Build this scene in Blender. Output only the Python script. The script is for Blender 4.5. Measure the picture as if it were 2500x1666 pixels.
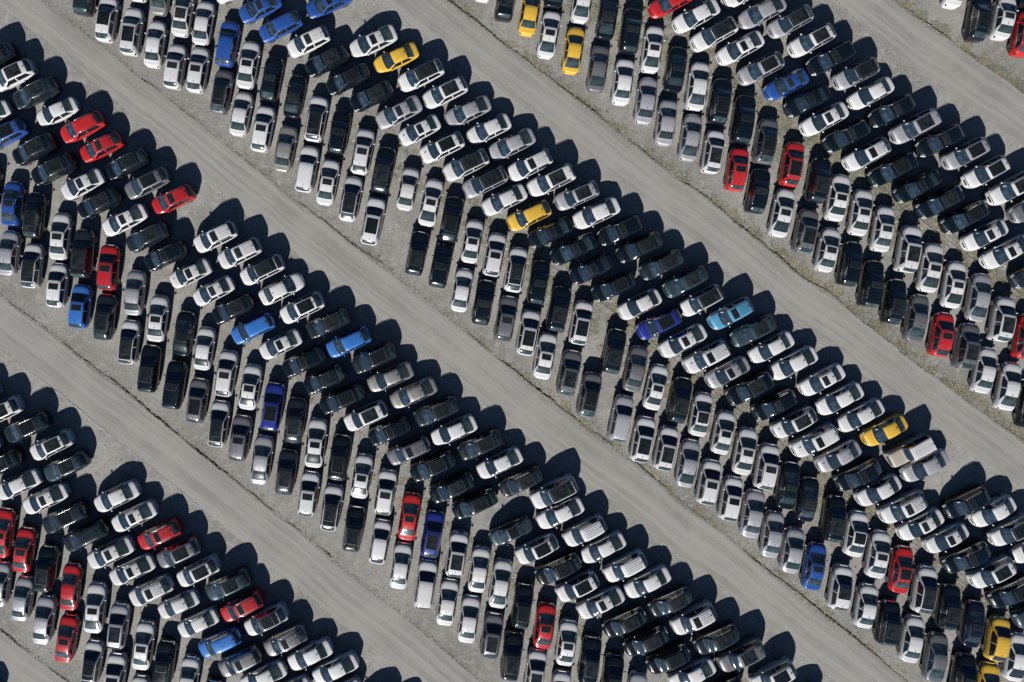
import bpy, math, random
import numpy as np
from mathutils import Vector
for o in list(bpy.data.objects): bpy.data.objects.remove(o)
SC = bpy.context.scene
COL = SC.collection
# ---------------------------------------------------------------- camera
H = 68.5                       # height of the drone above the ground, metres
S = 24.5                       # ground pixels (of a 2500 px wide frame) per metre
PX, PY = 1010.0, 584.0         # the point straight below the drone in that frame
F = S * H
cam = bpy.data.cameras.new("camera"); cam_o = bpy.data.objects.new("camera", cam); COL.objects.link(cam_o)
cam_o.location = (0, 0, H); cam_o.rotation_euler = (0, 0, 0)
cam.sensor_width = 36; cam.sensor_fit = 'HORIZONTAL'; cam.lens = 36 * F / 2500
cam.shift_x = (1250 - PX) / 2500; cam.shift_y = -(833 - PY) / 2500
cam.clip_start = 1; cam.clip_end = 2000
SC.camera = cam_o
# ---------------------------------------------------------------- sky and sun
LIGHT = Vector((0.42, 1.70, -1.0)).normalized()
elev = math.asin(-LIGHT.z); azim = math.atan2(-LIGHT.x, -LIGHT.y)
W = bpy.data.worlds.new("World"); SC.world = W; W.use_nodes = True
nt = W.node_tree; bg = nt.nodes["Background"]
sky = nt.nodes.new("ShaderNodeTexSky"); sky.sky_type = 'NISHITA'; sky.sun_disc = False
sky.air_density = 0.42; sky.dust_density = 0.2; sky.ozone_density = 3.0
sky.sun_elevation = elev; sky.sun_rotation = azim % (2 * math.pi)
nt.links.new(sky.outputs[0], bg.inputs[0]); bg.inputs[1].default_value = 0.054
sun = bpy.data.lights.new("sun", 'SUN'); sun.energy = 5.0; sun.angle = math.radians(0.5); sun.color = (1.0, 0.975, 0.92)
sun_o = bpy.data.objects.new("sun", sun); COL.objects.link(sun_o); sun_o.location = (-20, -60, 60)
sun_o.rotation_euler = LIGHT.to_track_quat('-Z', 'Y').to_euler()
SC.view_settings.view_transform = 'Standard'; SC.view_settings.look = 'None'
SC.view_settings.exposure = 0.26; SC.view_settings.gamma = 1.0
SC.cycles.max_bounces = 6; SC.cycles.diffuse_bounces = 0; SC.cycles.glossy_bounces = 3
SC.cycles.sample_clamp_indirect = 3.0; SC.cycles.sample_clamp_direct = 30.0
SC.cycles.caustics_reflective = False; SC.cycles.caustics_refractive = False
rnd = random.Random(7); nrs = np.random.RandomState(11)

def gx(px, z=0.0): return (px - PX) * (H - z) / F
def gy(py, z=0.0): return -(py - PY) * (H - z) / F
# ---------------------------------------------------------------- materials
def mat(name):
    m = bpy.data.materials.new(name); m.use_nodes = True
    return m, m.node_tree, m.node_tree.nodes["Principled BSDF"]
def simple(name, rgb, rough=.5, metal=0., coat=0., spec=.5):
    m, t, b = mat(name)
    b.inputs["Base Color"].default_value = (*rgb, 1); b.inputs["Roughness"].default_value = rough
    b.inputs["Metallic"].default_value = metal; b.inputs["Coat Weight"].default_value = coat
    b.inputs["Coat Roughness"].default_value = .06; b.inputs["Specular IOR Level"].default_value = spec
    return m
def node(t, kind, **kw):
    n = t.nodes.new(kind)
    for k, v in kw.items():
        if hasattr(n, k): setattr(n, k, v)
        else: n.inputs[k].default_value = v
    return n
def mixc(t, fac, a, b, kind='MIX'):
    n = t.nodes.new("ShaderNodeMix"); n.data_type = 'RGBA'; n.blend_type = kind
    for i, s in ((0, fac), (6, a), (7, b)):
        if isinstance(s, (int, float)): n.inputs[i].default_value = s
        elif isinstance(s, tuple): n.inputs[i].default_value = (*s, 1)
        else: t.links.new(s, n.inputs[i])
    return n.outputs[2]
def ramp(t, src, lo, hi, a=0., b=1.):
    n = t.nodes.new("ShaderNodeMapRange"); n.interpolation_type = 'SMOOTHSTEP'
    n.inputs[1].default_value = lo; n.inputs[2].default_value = hi; n.inputs[3].default_value = a; n.inputs[4].default_value = b
    t.links.new(src, n.inputs[0]); return n.outputs[0]
def mul(t, a, b, op='MULTIPLY'):
    n = t.nodes.new("ShaderNodeMath"); n.operation = op
    for i, s in enumerate((a, b)):
        if isinstance(s, (int, float)): n.inputs[i].default_value = s
        else: t.links.new(s, n.inputs[i])
    return n.outputs[0]
def noise(t, vec, scale, detail=4, rough=.55, dist=0.):
    n = node(t, "ShaderNodeTexNoise"); n.inputs["Scale"].default_value = scale; n.inputs["Detail"].default_value = detail
    n.inputs["Roughness"].default_value = rough; n.inputs["Distortion"].default_value = dist
    t.links.new(vec, n.inputs["Vector"]); return n.outputs[0]

def paint(name, rgb, metal=0., rough=.38, dust=.10):
    m, t, b = mat(name)
    info = node(t, "ShaderNodeObjectInfo"); tc = node(t, "ShaderNodeTexCoord")
    n1 = noise(t, tc.outputs["Object"], 1.6, 5, .6)
    # dry dust that has settled on the paint, a little more on some cars
    d = mul(t, ramp(t, n1, .35, .75), mul(t, ramp(t, info.outputs["Random"], 0, 1, .25, 1.0), dust))
    c = mixc(t, d, rgb, (.36, .34, .30))
    h = node(t, "ShaderNodeHueSaturation"); t.links.new(c, h.inputs["Color"])
    t.links.new(ramp(t, info.outputs["Random"], 0, 1, .93, 1.05), h.inputs["Value"])
    t.links.new(h.outputs[0], b.inputs["Base Color"])
    b.inputs["Metallic"].default_value = metal
    t.links.new(ramp(t, n1, .2, .8, rough - .06, rough + .10), b.inputs["Roughness"])
    b.inputs["Specular IOR Level"].default_value = .22
    b.inputs["Coat Weight"].default_value = .7; b.inputs["Coat Roughness"].default_value = .07
    return m
PAINT = {
 'w': ('white', paint("white_paint", (.63, .63, .64), dust=.06)),
 's': ('silver', paint("silver_paint", (.45, .45, .485), .35, .42)),
 'h': ('champagne grey', paint("champagne_paint", (.34, .335, .32), .45, .40)),
 'g': ('grey', paint("grey_paint", (.17, .175, .19), .35, .42)),
 'd': ('charcoal', paint("charcoal_paint", (.0135, .022, .030), 0, .28, .02)),
 'k': ('black', paint("black_paint", (.004, .0088, .0145), 0, .25, .008)),
 'n': ('midnight blue', paint("midnight_paint", (.005, .008, .020), 0, .26, .01)),
 'r': ('red', paint("red_paint", (.46, .018, .024), 0, .36, .06)),
 'b': ('royal blue', paint("royal_blue_paint", (.020, .075, .31), .05, .36, .05)),
 'c': ('bright blue', paint("bright_blue_paint", (.035, .16, .50), .1, .38, .05)),
 'v': ('ultramarine', paint("ultramarine_paint", (.014, .030, .25), .05, .36, .05)),
 'q': ('light blue', paint("light_blue_paint", (.09, .29, .47), .05, .38, .06)),
 't': ('slate blue', paint("slate_paint", (.030, .056, .072), .25, .40, .06)),
 'y': ('yellow', paint("yellow_paint", (.70, .43, .055), 0, .40, .06)),
 'e': ('beige', paint("beige_paint", (.47, .43, .37), .1, .42, .10)),
}
def glass_mat(name, rgb, rough):
    m, t, b = mat(name)
    tc = node(t, "ShaderNodeTexCoord"); n1 = noise(t, tc.outputs["Object"], 2.2, 3, .5)
    info = node(t, "ShaderNodeObjectInfo")
    f = mul(t, ramp(t, n1, .3, .7), ramp(t, info.outputs["Random"], 0, 1, .2, 1.))
    t.links.new(mixc(t, f, tuple(v * .8 for v in rgb), tuple(v * 2.2 + .006 for v in rgb)), b.inputs["Base Color"])
    b.inputs["Roughness"].default_value = rough; b.inputs["Specular IOR Level"].default_value = .75
    return m
M_WIND = glass_mat("windshield_glass", (.018, .033, .052), .06)
M_REAR = glass_mat("rear_glass", (.026, .040, .045), .14)
M_SIDE = glass_mat("side_glass", (.008, .010, .013), .05)
M_PANO = glass_mat("roof_glass", (.010, .013, .014), .09)
M_TRIM = simple("satin_trim", (.20, .21, .22), .35, .7)
M_CHROME = simple("chrome", (.72, .72, .73), .18, 1.)
M_BLACK = simple("black_plastic", (.012, .012, .013), .6)
M_TYRE = simple("tyre_rubber", (.015, .015, .015), .85)
M_RIM = simple("alloy_rim", (.45, .45, .46), .3, .9)
M_LAMP = simple("headlight_lens", (.62, .65, .68), .08, .25, 1.)
M_TAIL = simple("taillight_lens", (.075, .006, .009), .2, 0, .4)
M_PAPER = simple("paper", (.50, .56, .66), .7)
M_FILM = simple("blue_film", (.10, .18, .36), .5)
# ---------------------------------------------------------------- mesh helper
def mesh(name, verts, faces, mats, smooth=True, idx=None):
    me = bpy.data.meshes.new(name)
    me.from_pydata([tuple(v) for v in verts], [], [tuple(f) for f in faces])
    for m in mats: me.materials.append(m)
    if idx is not None: me.polygons.foreach_set("material_index", idx)
    if smooth: me.polygons.foreach_set("use_smooth", [True] * len(faces))
    me.update(); return me
def link(name, me, parent=None, **props):
    o = bpy.data.objects.new(name, me); COL.objects.link(o)
    if parent is not None: o.parent = parent
    for k, v in props.items(): o[k] = v
    return o
def grid_faces(nu, nv, off=0, flip=False):
    f = []
    for i in range(nu - 1):
        for j in range(nv - 1):
            a = off + i * nv + j
            q = (a, a + 1, a + nv + 1, a + nv)
            f.append(q[::-1] if flip else q)
    return f
# ---------------------------------------------------------------- roads: edges as read along the frame (2500 px)
ROADS = [
 ([(1700,-340),(2044,-99),(2175,0),(2274,72),(2380,149),(2500,234),(2800,446)],
  [(1640,-330),(1960,-72),(2045,0),(2114,69),(2202,149),(2290,207),(2407,287),(2500,359),(2800,570)]),
 ([(660,-330),(960,-100),(1088,0),(1250,128),(1394,234),(1505,324),(1622,417),(1729,493),(1808,557),(1875,612),(1955,677),(2040,730),(2130,804),(2258,907),(2340,966),(2433,1035),(2500,1083),(2800,1300)],
  [(560,-290),(820,-90),(936,0),(979,45),(1040,92),(1096,134),(1157,175),(1210,222),(1314,303),(1354,337),(1415,384),(1470,426),(1519,464),(1574,507),(1628,548),(1681,587),(1734,630),(1771,657),(1843,714),(1899,757),(1941,788),(1992,829),(2066,881),(2109,915),(2157,950),(2218,991),(2282,1040),(2314,1066),(2367,1107),(2410,1140),(2500,1208),(2800,1435)]),
 ([(-300,-290),(0,-75),(98,0),(170,59),(255,120),(332,184),(404,239),(484,303),(625,416),(705,482),(779,538),(848,592),(939,655),(1040,735),(1152,828),(1250,907),(1338,977),(1436,1054),(1516,1112),(1588,1168),(1686,1250),(1782,1318),(1875,1398),(1963,1470),(2061,1544),(2130,1600),(2202,1660),(2500,1890)],
  [(-300,-215),(-120,-85),(0,5),(58,50),(104,90),(170,147),(213,186),(285,246),(341,300),(391,345),(436,384),(492,430),(556,481),(625,536),(654,561),(713,607),(753,641),(811,688),(872,736),(915,770),(981,823),(1021,855),(1082,903),(1136,945),(1176,980),(1237,1026),(1285,1064),(1338,1106),(1415,1165),(1492,1224),(1527,1252),(1585,1297),(1641,1342),(1702,1389),(1753,1427),(1811,1472),(1875,1526),(1949,1587),(2003,1629),(2045,1666),(2320,1890)]),
 ([(-300,500),(-100,648),(0,724),(61,772),(112,810),(143,833),(213,892),(293,950),(378,1017),(465,1088),(548,1156),(625,1219),(662,1249),(731,1300),(838,1393),(944,1478),(1061,1571),(1170,1666),(1400,1860)],
  [(-300,630),(-100,773),(0,846),(66,899),(128,947),(191,993),(239,1035),(319,1099),(356,1128),(399,1163),(452,1203),(505,1250),(561,1300),(625,1349),(713,1419),(763,1462),(827,1515),(883,1560),(965,1619),(1019,1666),(1250,1860)]),
 ([(-300,1330),(0,1544),(66,1592),(128,1640),(162,1666),(420,1880)],
  [(-300,1450),(0,1674),(66,1722),(162,1796),(300,1910)]),
]
RX = np.array([p for p in range(-290, 2790, 6)], float)
def edge_y(poly, x):
    p = np.array(poly, float); return np.interp(x, p[:, 0], p[:, 1])
def soft_noise(x, seed, amps=((140, 2.0), (45, 1.3), (14, 1.0))):
    r = np.random.RandomState(seed); y = np.zeros_like(x)
    for wl, a in amps:
        n = int((x.max() - x.min()) / wl) + 3
        y += np.interp(x, x.min() + np.arange(n) * wl, r.randn(n) * a)
    return y

# --- ground: one sheet; a vertex attribute keeps where weeds and loose soil lie
GX0, GX1, GY0, GY1, ST = -700.0, 3000.0, -700.0, 2300.0, 7.0
nx = int((GX1 - GX0) / ST) + 1; ny = int((GY1 - GY0) / ST) + 1
px = np.linspace(GX0, GX1, nx); py = np.linspace(GY0, GY1, ny)
PXg, PYg = np.meshgrid(px, py)
up_d = np.full(PXg.shape, 1e6); lo_d = np.full(PXg.shape, 1e6); inside = np.zeros(PXg.shape, bool); mid = np.zeros(PXg.shape)
for up, lo in ROADS:
    yu, yl = edge_y(up, PXg), edge_y(lo, PXg)
    d = (yu - PYg) * .78; up_d = np.where((d > -4) & (d < up_d), d, up_d)      # above an upper edge
    d = (PYg - yl) * .78; lo_d = np.where((d > -4) & (d < lo_d), d, lo_d)      # below a lower edge
    inside |= (PYg > yu) & (PYg < yl)
right = np.clip((PXg - 500) / 1500, 0, 1) * np.clip((1900 - PYg) / 900, .35, 1)
bands = []
for k in range(5):
    bands.append((ROADS[k - 1][1] if k else [(-400, -1700), (3000, 620)], ROADS[k][0]))
weed = np.zeros(PXg.shape)
for lo, up in bands:
    y0, y1 = edge_y(lo, PXg), edge_y(up, PXg)
    t = (PYg - y0) / np.maximum(y1 - y0, 1)
    weed += np.exp(-((t - .53) / .13) ** 2) * (.42 + 1.15 * right)
weed += np.exp(-((up_d - 14) / 16) ** 2) * (.45 + .5 * right) + np.exp(-((lo_d - 8) / 9) ** 2) * .35 + .28 * right * (lo_d > 30)
soil = np.exp(-((up_d - 3) / 7) ** 2) * 1.0 + .35 * np.exp(-((up_d - 25) / 25) ** 2)
co = np.zeros((ny, nx, 3)); co[..., 0] = (PXg - PX) / S; co[..., 1] = -(PYg - PY) / S
co[..., 2] = 0.0
me = bpy.data.meshes.new("ground")
fi = np.arange(ny * nx).reshape(ny, nx)
quads = np.stack([fi[1:, :-1], fi[1:, 1:], fi[:-1, 1:], fi[:-1, :-1]], -1).reshape(-1, 4)
me.vertices.add(ny * nx); me.vertices.foreach_set("co", co.ravel())
me.loops.add(quads.size); me.loops.foreach_set("vertex_index", quads.ravel())
me.polygons.add(len(quads)); me.polygons.foreach_set("loop_start", np.arange(len(quads)) * 4)
me.update(); me.validate()
for nm, arr in (("weed", weed), ("soil", soil)):
    a = me.attributes.new(nm, 'FLOAT', 'POINT'); a.data.foreach_set("value", arr.ravel().astype(np.float32))
m, t, b = mat("gravel_ground")
tc = node(t, "ShaderNodeTexCoord"); V = tc.outputs["Object"]
aw = node(t, "ShaderNodeAttribute", attribute_name="weed"); asoil = node(t, "ShaderNodeAttribute", attribute_name="soil")
big = noise(t, V, .16, 5, .6); midn = noise(t, V, 1.3, 6, .65); fine = noise(t, V, 9., 6, .7); grit = noise(t, V, 34., 3, .7)
vor = node(t, "ShaderNodeTexVoronoi"); vor.inputs["Scale"].default_value = 11.; t.links.new(V, vor.inputs["Vector"])
c = mixc(t, ramp(t, big, .35, .66), (.275, .266, .246), (.380, .368, .345))
c = mixc(t, ramp(t, midn, .48, .70), c, (.42, .408, .38))
c = mixc(t, ramp(t, midn, .46, .28, 0, .6), c, (.19, .182, .158))
crumb = noise(t, V, 4.2, 6, .75)
c = mixc(t, ramp(t, crumb, .53, .66, 0, .8), c, (.13, .124, .108))
c = mixc(t, ramp(t, crumb, .44, .30, 0, .5), c, (.47, .46, .44))
c = mixc(t, ramp(t, fine, .50, .76, 0, .8), c, (.15, .143, .128))
c = mixc(t, ramp(t, grit, .54, .70, 0, .7), c, (.58, .57, .54))
c = mixc(t, ramp(t, grit, .44, .30, 0, .65), c, (.10, .097, .088))
sm = mul(t, asoil.outputs["Fac"], ramp(t, noise(t, V, 4.5, 5, .7), .40, .60))
c = mixc(t, mul(t, sm, .75), c, (.10, .093, .076))
wn = noise(t, V, 2.1, 6, .68); wf = noise(t, V, 7., 6, .75)
wp = ramp(t, noise(t, V, .55, 4, .65), .40, .58, .35, 1.25)
wm = mul(t, ramp(t, mul(t, mul(t, aw.outputs["Fac"], wp), mul(t, wn, 1.55)), .46, .68), ramp(t, wf, .445, .565))
wc = mixc(t, ramp(t, noise(t, V, .9, 3, .5), .38, .62), (.078, .082, .026), (.19, .155, .040))
c = mixc(t, mul(t, wm, .85), c, wc)
t.links.new(c, b.inputs["Base Color"]); b.inputs["Roughness"].default_value = .95; b.inputs["Specular IOR Level"].default_value = .15
bm = node(t, "ShaderNodeBump"); bm.inputs["Strength"].default_value = .8; bm.inputs["Distance"].default_value = .05
hh = mul(t, mul(t, fine, .8), mul(t, grit, .5), 'ADD')
t.links.new(hh, bm.inputs["Height"]); t.links.new(bm.outputs[0], b.inputs["Normal"])
me.materials.append(m)
link("ground", me, kind='structure')

# --- roads: compacted gravel sheets 4 mm above the ground
m, t, b = mat("packed_road")
uvn = node(t, "ShaderNodeAttribute", attribute_name="along")          # (metres across, metres along)
V2 = uvn.outputs["Vector"]
mp = node(t, "ShaderNodeMapping"); mp.inputs["Scale"].default_value = (1.0, .02, 1.0); t.links.new(V2, mp.inputs["Vector"])
mp2 = node(t, "ShaderNodeMapping"); mp2.inputs["Scale"].default_value = (1.0, .12, 1.0); t.links.new(V2, mp2.inputs["Vector"])
tc = node(t, "ShaderNodeTexCoord"); V = tc.outputs["Object"]
st1 = noise(t, mp.outputs[0], 1.5, 5, .6, .1); st2 = noise(t, mp2.outputs[0], 7., 5, .65, .15)
big = noise(t, V, .22, 4, .6); fine = noise(t, V, 13., 5, .7); grit = noise(t, V, 45., 3, .7)
c = mixc(t, ramp(t, st1, .36, .64), (.262, .253, .233), (.350, .339, .318))
c = mixc(t, ramp(t, big, .38, .66, 0, .55), c, (.365, .352, .325))
c = mixc(t, ramp(t, st2, .56, .74, 0, .6), c, (.46, .45, .425))
c = mixc(t, ramp(t, st2, .42, .24, 0, .40), c, (.19, .185, .165))
c = mixc(t, ramp(t, fine, .48, .78, 0, .35), c, (.20, .195, .178))
c = mixc(t, ramp(t, grit, .60, .76, 0, .5), c, (.50, .49, .46))
t.links.new(c, b.inputs["Base Color"]); b.inputs["Roughness"].default_value = .93; b.inputs["Specular IOR Level"].default_value = .15
bm = node(t, "ShaderNodeBump"); bm.inputs["Strength"].default_value = .35; bm.inputs["Distance"].default_value = .03
t.links.new(fine, bm.inputs["Height"]); t.links.new(bm.outputs[0], b.inputs["Normal"])
M_ROAD = m
NC = 14
for k, (up, lo) in enumerate(ROADS):
    yu = edge_y(up, RX) + soft_noise(RX, 10 + k); yl = edge_y(lo, RX) + soft_noise(RX, 30 + k)
    vs, at = [], []
    for i, x in enumerate(RX):
        for j in range(NC):
            f = j / (NC - 1); y = yu[i] * (1 - f) + yl[i] * f
            vs.append(((x - PX) / S, -(y - PY) / S, .004 + (.012 if 0 < j < NC - 1 else 0)))
            at.append((f * (yl[i] - yu[i]) * .78 / S + k * 37, x * 1.28 / S, 0.))
    me = mesh("road", vs, grid_faces(len(RX), NC, flip=True), [M_ROAD])
    a = me.attributes.new("along", 'FLOAT_VECTOR', 'POINT'); a.data.foreach_set("vector", np.array(at, np.float32).ravel())
    me.update()
    link("road", me, kind='structure')

# --- low windrows of loose soil pushed to the upper edge of each road, and thin stone lines on the lower edge
m, t, b = mat("loose_soil")
tc = node(t, "ShaderNodeTexCoord"); V = tc.outputs["Object"]
c = mixc(t, ramp(t, noise(t, V, 8., 5, .7), .38, .64), (.085, .078, .062), (.26, .25, .225))
t.links.new(c, b.inputs["Base Color"]); b.inputs["Roughness"].default_value = .95; b.inputs["Specular IOR Level"].default_value = .1
M_SOIL = m
m, t, b = mat("pale_stones")
tc = node(t, "ShaderNodeTexCoord"); V = tc.outputs["Object"]
c = mixc(t, ramp(t, noise(t, V, 7., 5, .7), .38, .64), (.33, .32, .29), (.50, .485, .45))
t.links.new(c, b.inputs["Base Color"]); b.inputs["Roughness"].default_value = .95; b.inputs["Specular IOR Level"].default_value = .1
M_STONE = m
def ridge(name, poly, off, seed, width, height, mtl, keep=.75):
    r = np.random.RandomState(seed)
    x = np.arange(-280, 2780, 3.0)
    y = edge_y(poly, x) + soft_noise(x, seed)
    amp = np.clip(soft_noise(x, seed + 50, ((160, .5), (40, .35), (10, .2))) + keep, 0.0, 1.4)
    vs, fs = [], []
    prof = ((-1, 0), (-.55, .6), (0, 1), (.5, .55), (1, 0))
    for i in range(len(x)):
        w = width * (.35 + .65 * amp[i]) * (1 + .3 * r.randn()); h = height * amp[i] * (1 + .35 * r.randn())
        for a, hz in prof:
            d = off + a * w + r.randn() * .02
            vs.append(((x[i] - PX) / S - d * .61 * -1, -(y[i] - PY) / S + d * .79, -.012 + max(h, 0) * hz + .018 * (amp[i] > .15) * (hz > 0)))
    me = mesh(name, vs, grid_faces(len(x), 5, flip=True), [mtl], smooth=False)
    return link(name, me, kind='stuff', label="low ragged windrow of loose soil and stones along a gravel road edge")
for k, (up, lo) in enumerate(ROADS):
    ridge("soil_windrow", up, .16, 100 + k, .16, .065, M_SOIL, .42)
    if k < 4: ridge("stone_edging", lo, -.12, 200 + k, .07, .018, M_STONE, .12)

# --- weeds: tufts of short blades where the weed mask is high
vs, fs, ix = [], [], []
wr = np.random.RandomState(5)
cand = 0
while cand < 60000:
    cand += 1
    x = wr.uniform(-60, 2560); y = wr.uniform(-60, 1730)
    i = int((y - GY0) / ST); j = int((x - GX0) / ST)
    if inside[i, j]: continue
    w = weed[i, j]
    if wr.rand() > (w * 1.0) ** 3 * .35: continue
    nb = wr.randint(5, 11); X0, Y0 = (x - PX) / S, -(y - PY) / S; rad = wr.uniform(.03, .13); mi = wr.randint(0, 3)
    for q in range(nb):
        a = wr.uniform(0, 6.28); ln = wr.uniform(.05, .15); bx = X0 + wr.randn() * rad; by = Y0 + wr.randn() * rad
        wv = wr.uniform(.008, .02); hz = wr.uniform(.02, .09)
        o = len(vs); ca, sa = math.cos(a), math.sin(a)
        vs += [(bx - sa * wv, by + ca * wv, 0.0), (bx + sa * wv, by - ca * wv, 0.0), (bx + ca * ln, by + sa * ln, hz)]
        fs.append((o, o + 1, o + 2)); ix.append(mi)
def leafm(name, rgb): return simple(name, rgb, .8, 0, 0, .2)
me = mesh("weeds", vs, fs, [leafm("weed_olive", (.12, .125, .032)), leafm("weed_straw", (.27, .21, .06)), leafm("weed_dark", (.055, .065, .028))], False, ix)
link("weeds", me, kind='stuff', label="low yellow green weeds growing through the gravel between rows and by road edges")
# --- loose stones on the gravel
vs, fs = [], []
for q in range(5200):
    x = wr.uniform(-40, 2540); y = wr.uniform(-40, 1706)
    i = int((y - GY0) / ST); j = int((x - GX0) / ST)
    if inside[i, j] and wr.rand() > .06: continue
    r = abs(wr.randn()) * .022 + .018; X0, Y0 = (x - PX) / S, -(y - PY) / S; o = len(vs); a0 = wr.uniform(0, 6.28)
    for s in range(5):
        a = a0 + s * 1.257 + wr.uniform(-.3, .3); vs.append((X0 + math.cos(a) * r * wr.uniform(.7, 1.3), Y0 + math.sin(a) * r * wr.uniform(.7, 1.3), -.003))
    vs.append((X0 + wr.randn() * r * .2, Y0 + wr.randn() * r * .2, r * .9))
    fs += [(o + s, o + (s + 1) % 5, o + 5) for s in range(5)]
me = mesh("loose_stones", vs, fs, [M_STONE, M_SOIL], False, [int((k // 5) % 3 == 0) for k in range(len(fs))])
link("loose_stones", me, kind='stuff', label="small loose stones scattered over the gravel ground")
# ---------------------------------------------------------------- car bodies: one lofted surface per model
def pchip(xs, ys):
    xs = np.array(xs, float); ys = np.array(ys, float); h = np.diff(xs); d = np.diff(ys) / h
    m = np.zeros(len(xs)); m[0], m[-1] = d[0], d[-1]
    for i in range(1, len(xs) - 1):
        if d[i - 1] * d[i] > 0:
            w1 = 2 * h[i] + h[i - 1]; w2 = h[i] + 2 * h[i - 1]; m[i] = (w1 + w2) / (w1 / d[i - 1] + w2 / d[i])
    def f(x):
        x = min(max(x, xs[0]), xs[-1]); i = min(max(int(np.searchsorted(xs, x) - 1), 0), len(h) - 1)
        t = (x - xs[i]) / h[i]
        return float((2*t**3-3*t**2+1)*ys[i] + (t**3-2*t**2+t)*h[i]*m[i] + (-2*t**3+3*t**2)*ys[i+1] + (t**3-t**2)*h[i]*m[i+1])
    return f
def curve(s): 
    p = [tuple(float(v) for v in q.split(':')) for q in s.split()]
    return pchip([a for a, _ in p], [b for _, b in p])

class Model:
    def __init__(s, zt, hw, zb, hr, cowl, wtop, rtop, rbot, wheel, roofc=.06):
        s.zt, s.hw, s.zb, s.hr = curve(zt), curve(hw), curve(zb), curve(hr)
        s.x0 = float(zt.split()[0].split(':')[0]); s.x1 = float(zt.split()[-1].split(':')[0])
        s.cowl, s.wtop, s.rtop, s.rbot, s.wheel, s.roofc = cowl, wtop, rtop, rbot, wheel, roofc
    def sec(s, x):
        zt, hw, zb, hr = s.zt(x), s.hw(x), s.zb(x), s.hr(x)
        hr = min(hr, hw - .03); zb = min(zb, zt - .02); c = s.roofc
        up = max(zt - zb, .02)
        yb = max(hw - .065, hr + .01); k = min(1., up / .12)
        return [(0, zt), (.5*hr, zt - .15*c*k), (.84*hr, zt - .45*c*k), (hr, zt - c*k - .012), (yb, zb), (hw, zb - .13*min(1, zb)), (hw + .004, .56*min(1, zb/.8)), (hw - .02, .27), (hw - .10, .20)]
    def pt(s, x, u, side=1, off=0.):
        """point on the skin at station x, section parameter u (0 centre line .. 8 sill), pushed off along the normal"""
        def raw(x, u):
            q = s.sec(x); i = min(int(u), 7); t = u - i
            return Vector((x, q[i][0]*(1-t) + q[i+1][0]*t, q[i][1]*(1-t) + q[i+1][1]*t))
        p = raw(x, u)
        if off:
            e = .02; du = raw(x, min(u + e, 8)) - raw(x, max(u - e, 0)); dx = raw(min(x + e, s.x1), u) - raw(max(x - e, s.x0), u)
            n = dx.cross(du)
            if n.length > 1e-9:
                n.normalize()
                if n.z < -.2 or (u > 3.2 and n.y < 0): n = -n
                p = p + n * off
        return (p.x, p.y * side, p.z)
    def body(s):
        xs = np.concatenate([s.x0 + np.array([0, .015, .05, .11, .19]), np.linspace(s.x0 + .3, s.x1 - .3, 40), s.x1 - np.array([.2, .12, .055, .018, 0])])
        vs = []
        for x in xs:
            q = s.sec(x)
            vs += [(x, -y, z) for y, z in q[::-1]] + [(x, y, z) for y, z in q[1:]]
        n = 17; f = grid_faces(len(xs), n)
        f.append(tuple(range(n))[::-1]); f.append(tuple(range((len(xs) - 1) * n, len(xs) * n)))
        f += [(i * n + n - 1, i * n, (i + 1) * n, (i + 1) * n + n - 1) for i in range(len(xs) - 1)]   # floor
        return vs, [t[::-1] for t in f]
    def patch(s, xa, xb, u0, u1, off, side=0, nu=7, nx=7, bow=0., bow0=0., shape=None):
        """a panel lying on the skin; side 0 spans both halves up to u1; bow pushes the xb end forward on the centre line"""
        vs = []
        if side == 0: us = [(abs(k), 1 if k >= 0 else -1) for k in np.linspace(-u1, u1, 2 * nu + 1)]
        else: us = [(u, side) for u in np.linspace(u0, u1, nu)]
        for i in range(nx):
            for u, sd in us:
                f = i / (nx - 1)
                if shape: a, b = shape((u - u0) / (u1 - u0))
                else: a, b = xa, xb
                x = a + (b - a) * f
                if bow or bow0: x += (bow * f + bow0 * (1 - f)) * (1 - (u / u1) ** 2)
                vs.append(s.pt(x, u, sd, off))
        return vs, grid_faces(nx, len(us), flip=(side != -1))
def boxm(c, size, rot=0., bev=.25):
    """small bevelled block"""
    vs, fs = [], []
    for z, k in ((-1, .75), (-.5, 1), (.5, 1), (1, .75)):
        for a, b in ((-1, -.6), (-.6, -1), (.6, -1), (1, -.6), (1, .6), (.6, 1), (-.6, 1), (-1, .6)):
            x, y = a * k * size[0] / 2, b * k * size[1] / 2
            vs.append((c[0] + x * math.cos(rot) - y * math.sin(rot), c[1] + x * math.sin(rot) + y * math.cos(rot), c[2] + z * size[2] / 2))
    for r in range(3):
        for i in range(8): fs.append((r*8+i, r*8+(i+1) % 8, r*8+8+(i+1) % 8, r*8+8+i))
    fs += [tuple(range(8))[::-1], tuple(range(24, 32))]
    return vs, fs
def tube(pts, r, n=6):
    vs, fs = [], []
    for i, p in enumerate(pts):
        p = Vector(p); d = (Vector(pts[min(i+1, len(pts)-1)]) - Vector(pts[max(i-1, 0)])).normalized()
        a = d.cross(Vector((0, 0, 1))).normalized(); b = a.cross(d)
        for k in range(n):
            t = 2*math.pi*k/n; vs.append(tuple(p + a*math.cos(t)*r + b*math.sin(t)*r))
    for i in range(len(pts)-1):
        for k in range(n): fs.append((i*n+k, i*n+(k+1) % n, (i+1)*n+(k+1) % n, (i+1)*n+k))
    fs += [tuple(range(n))[::-1], tuple(range((len(pts)-1)*n, len(pts)*n))]
    return vs, fs
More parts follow.
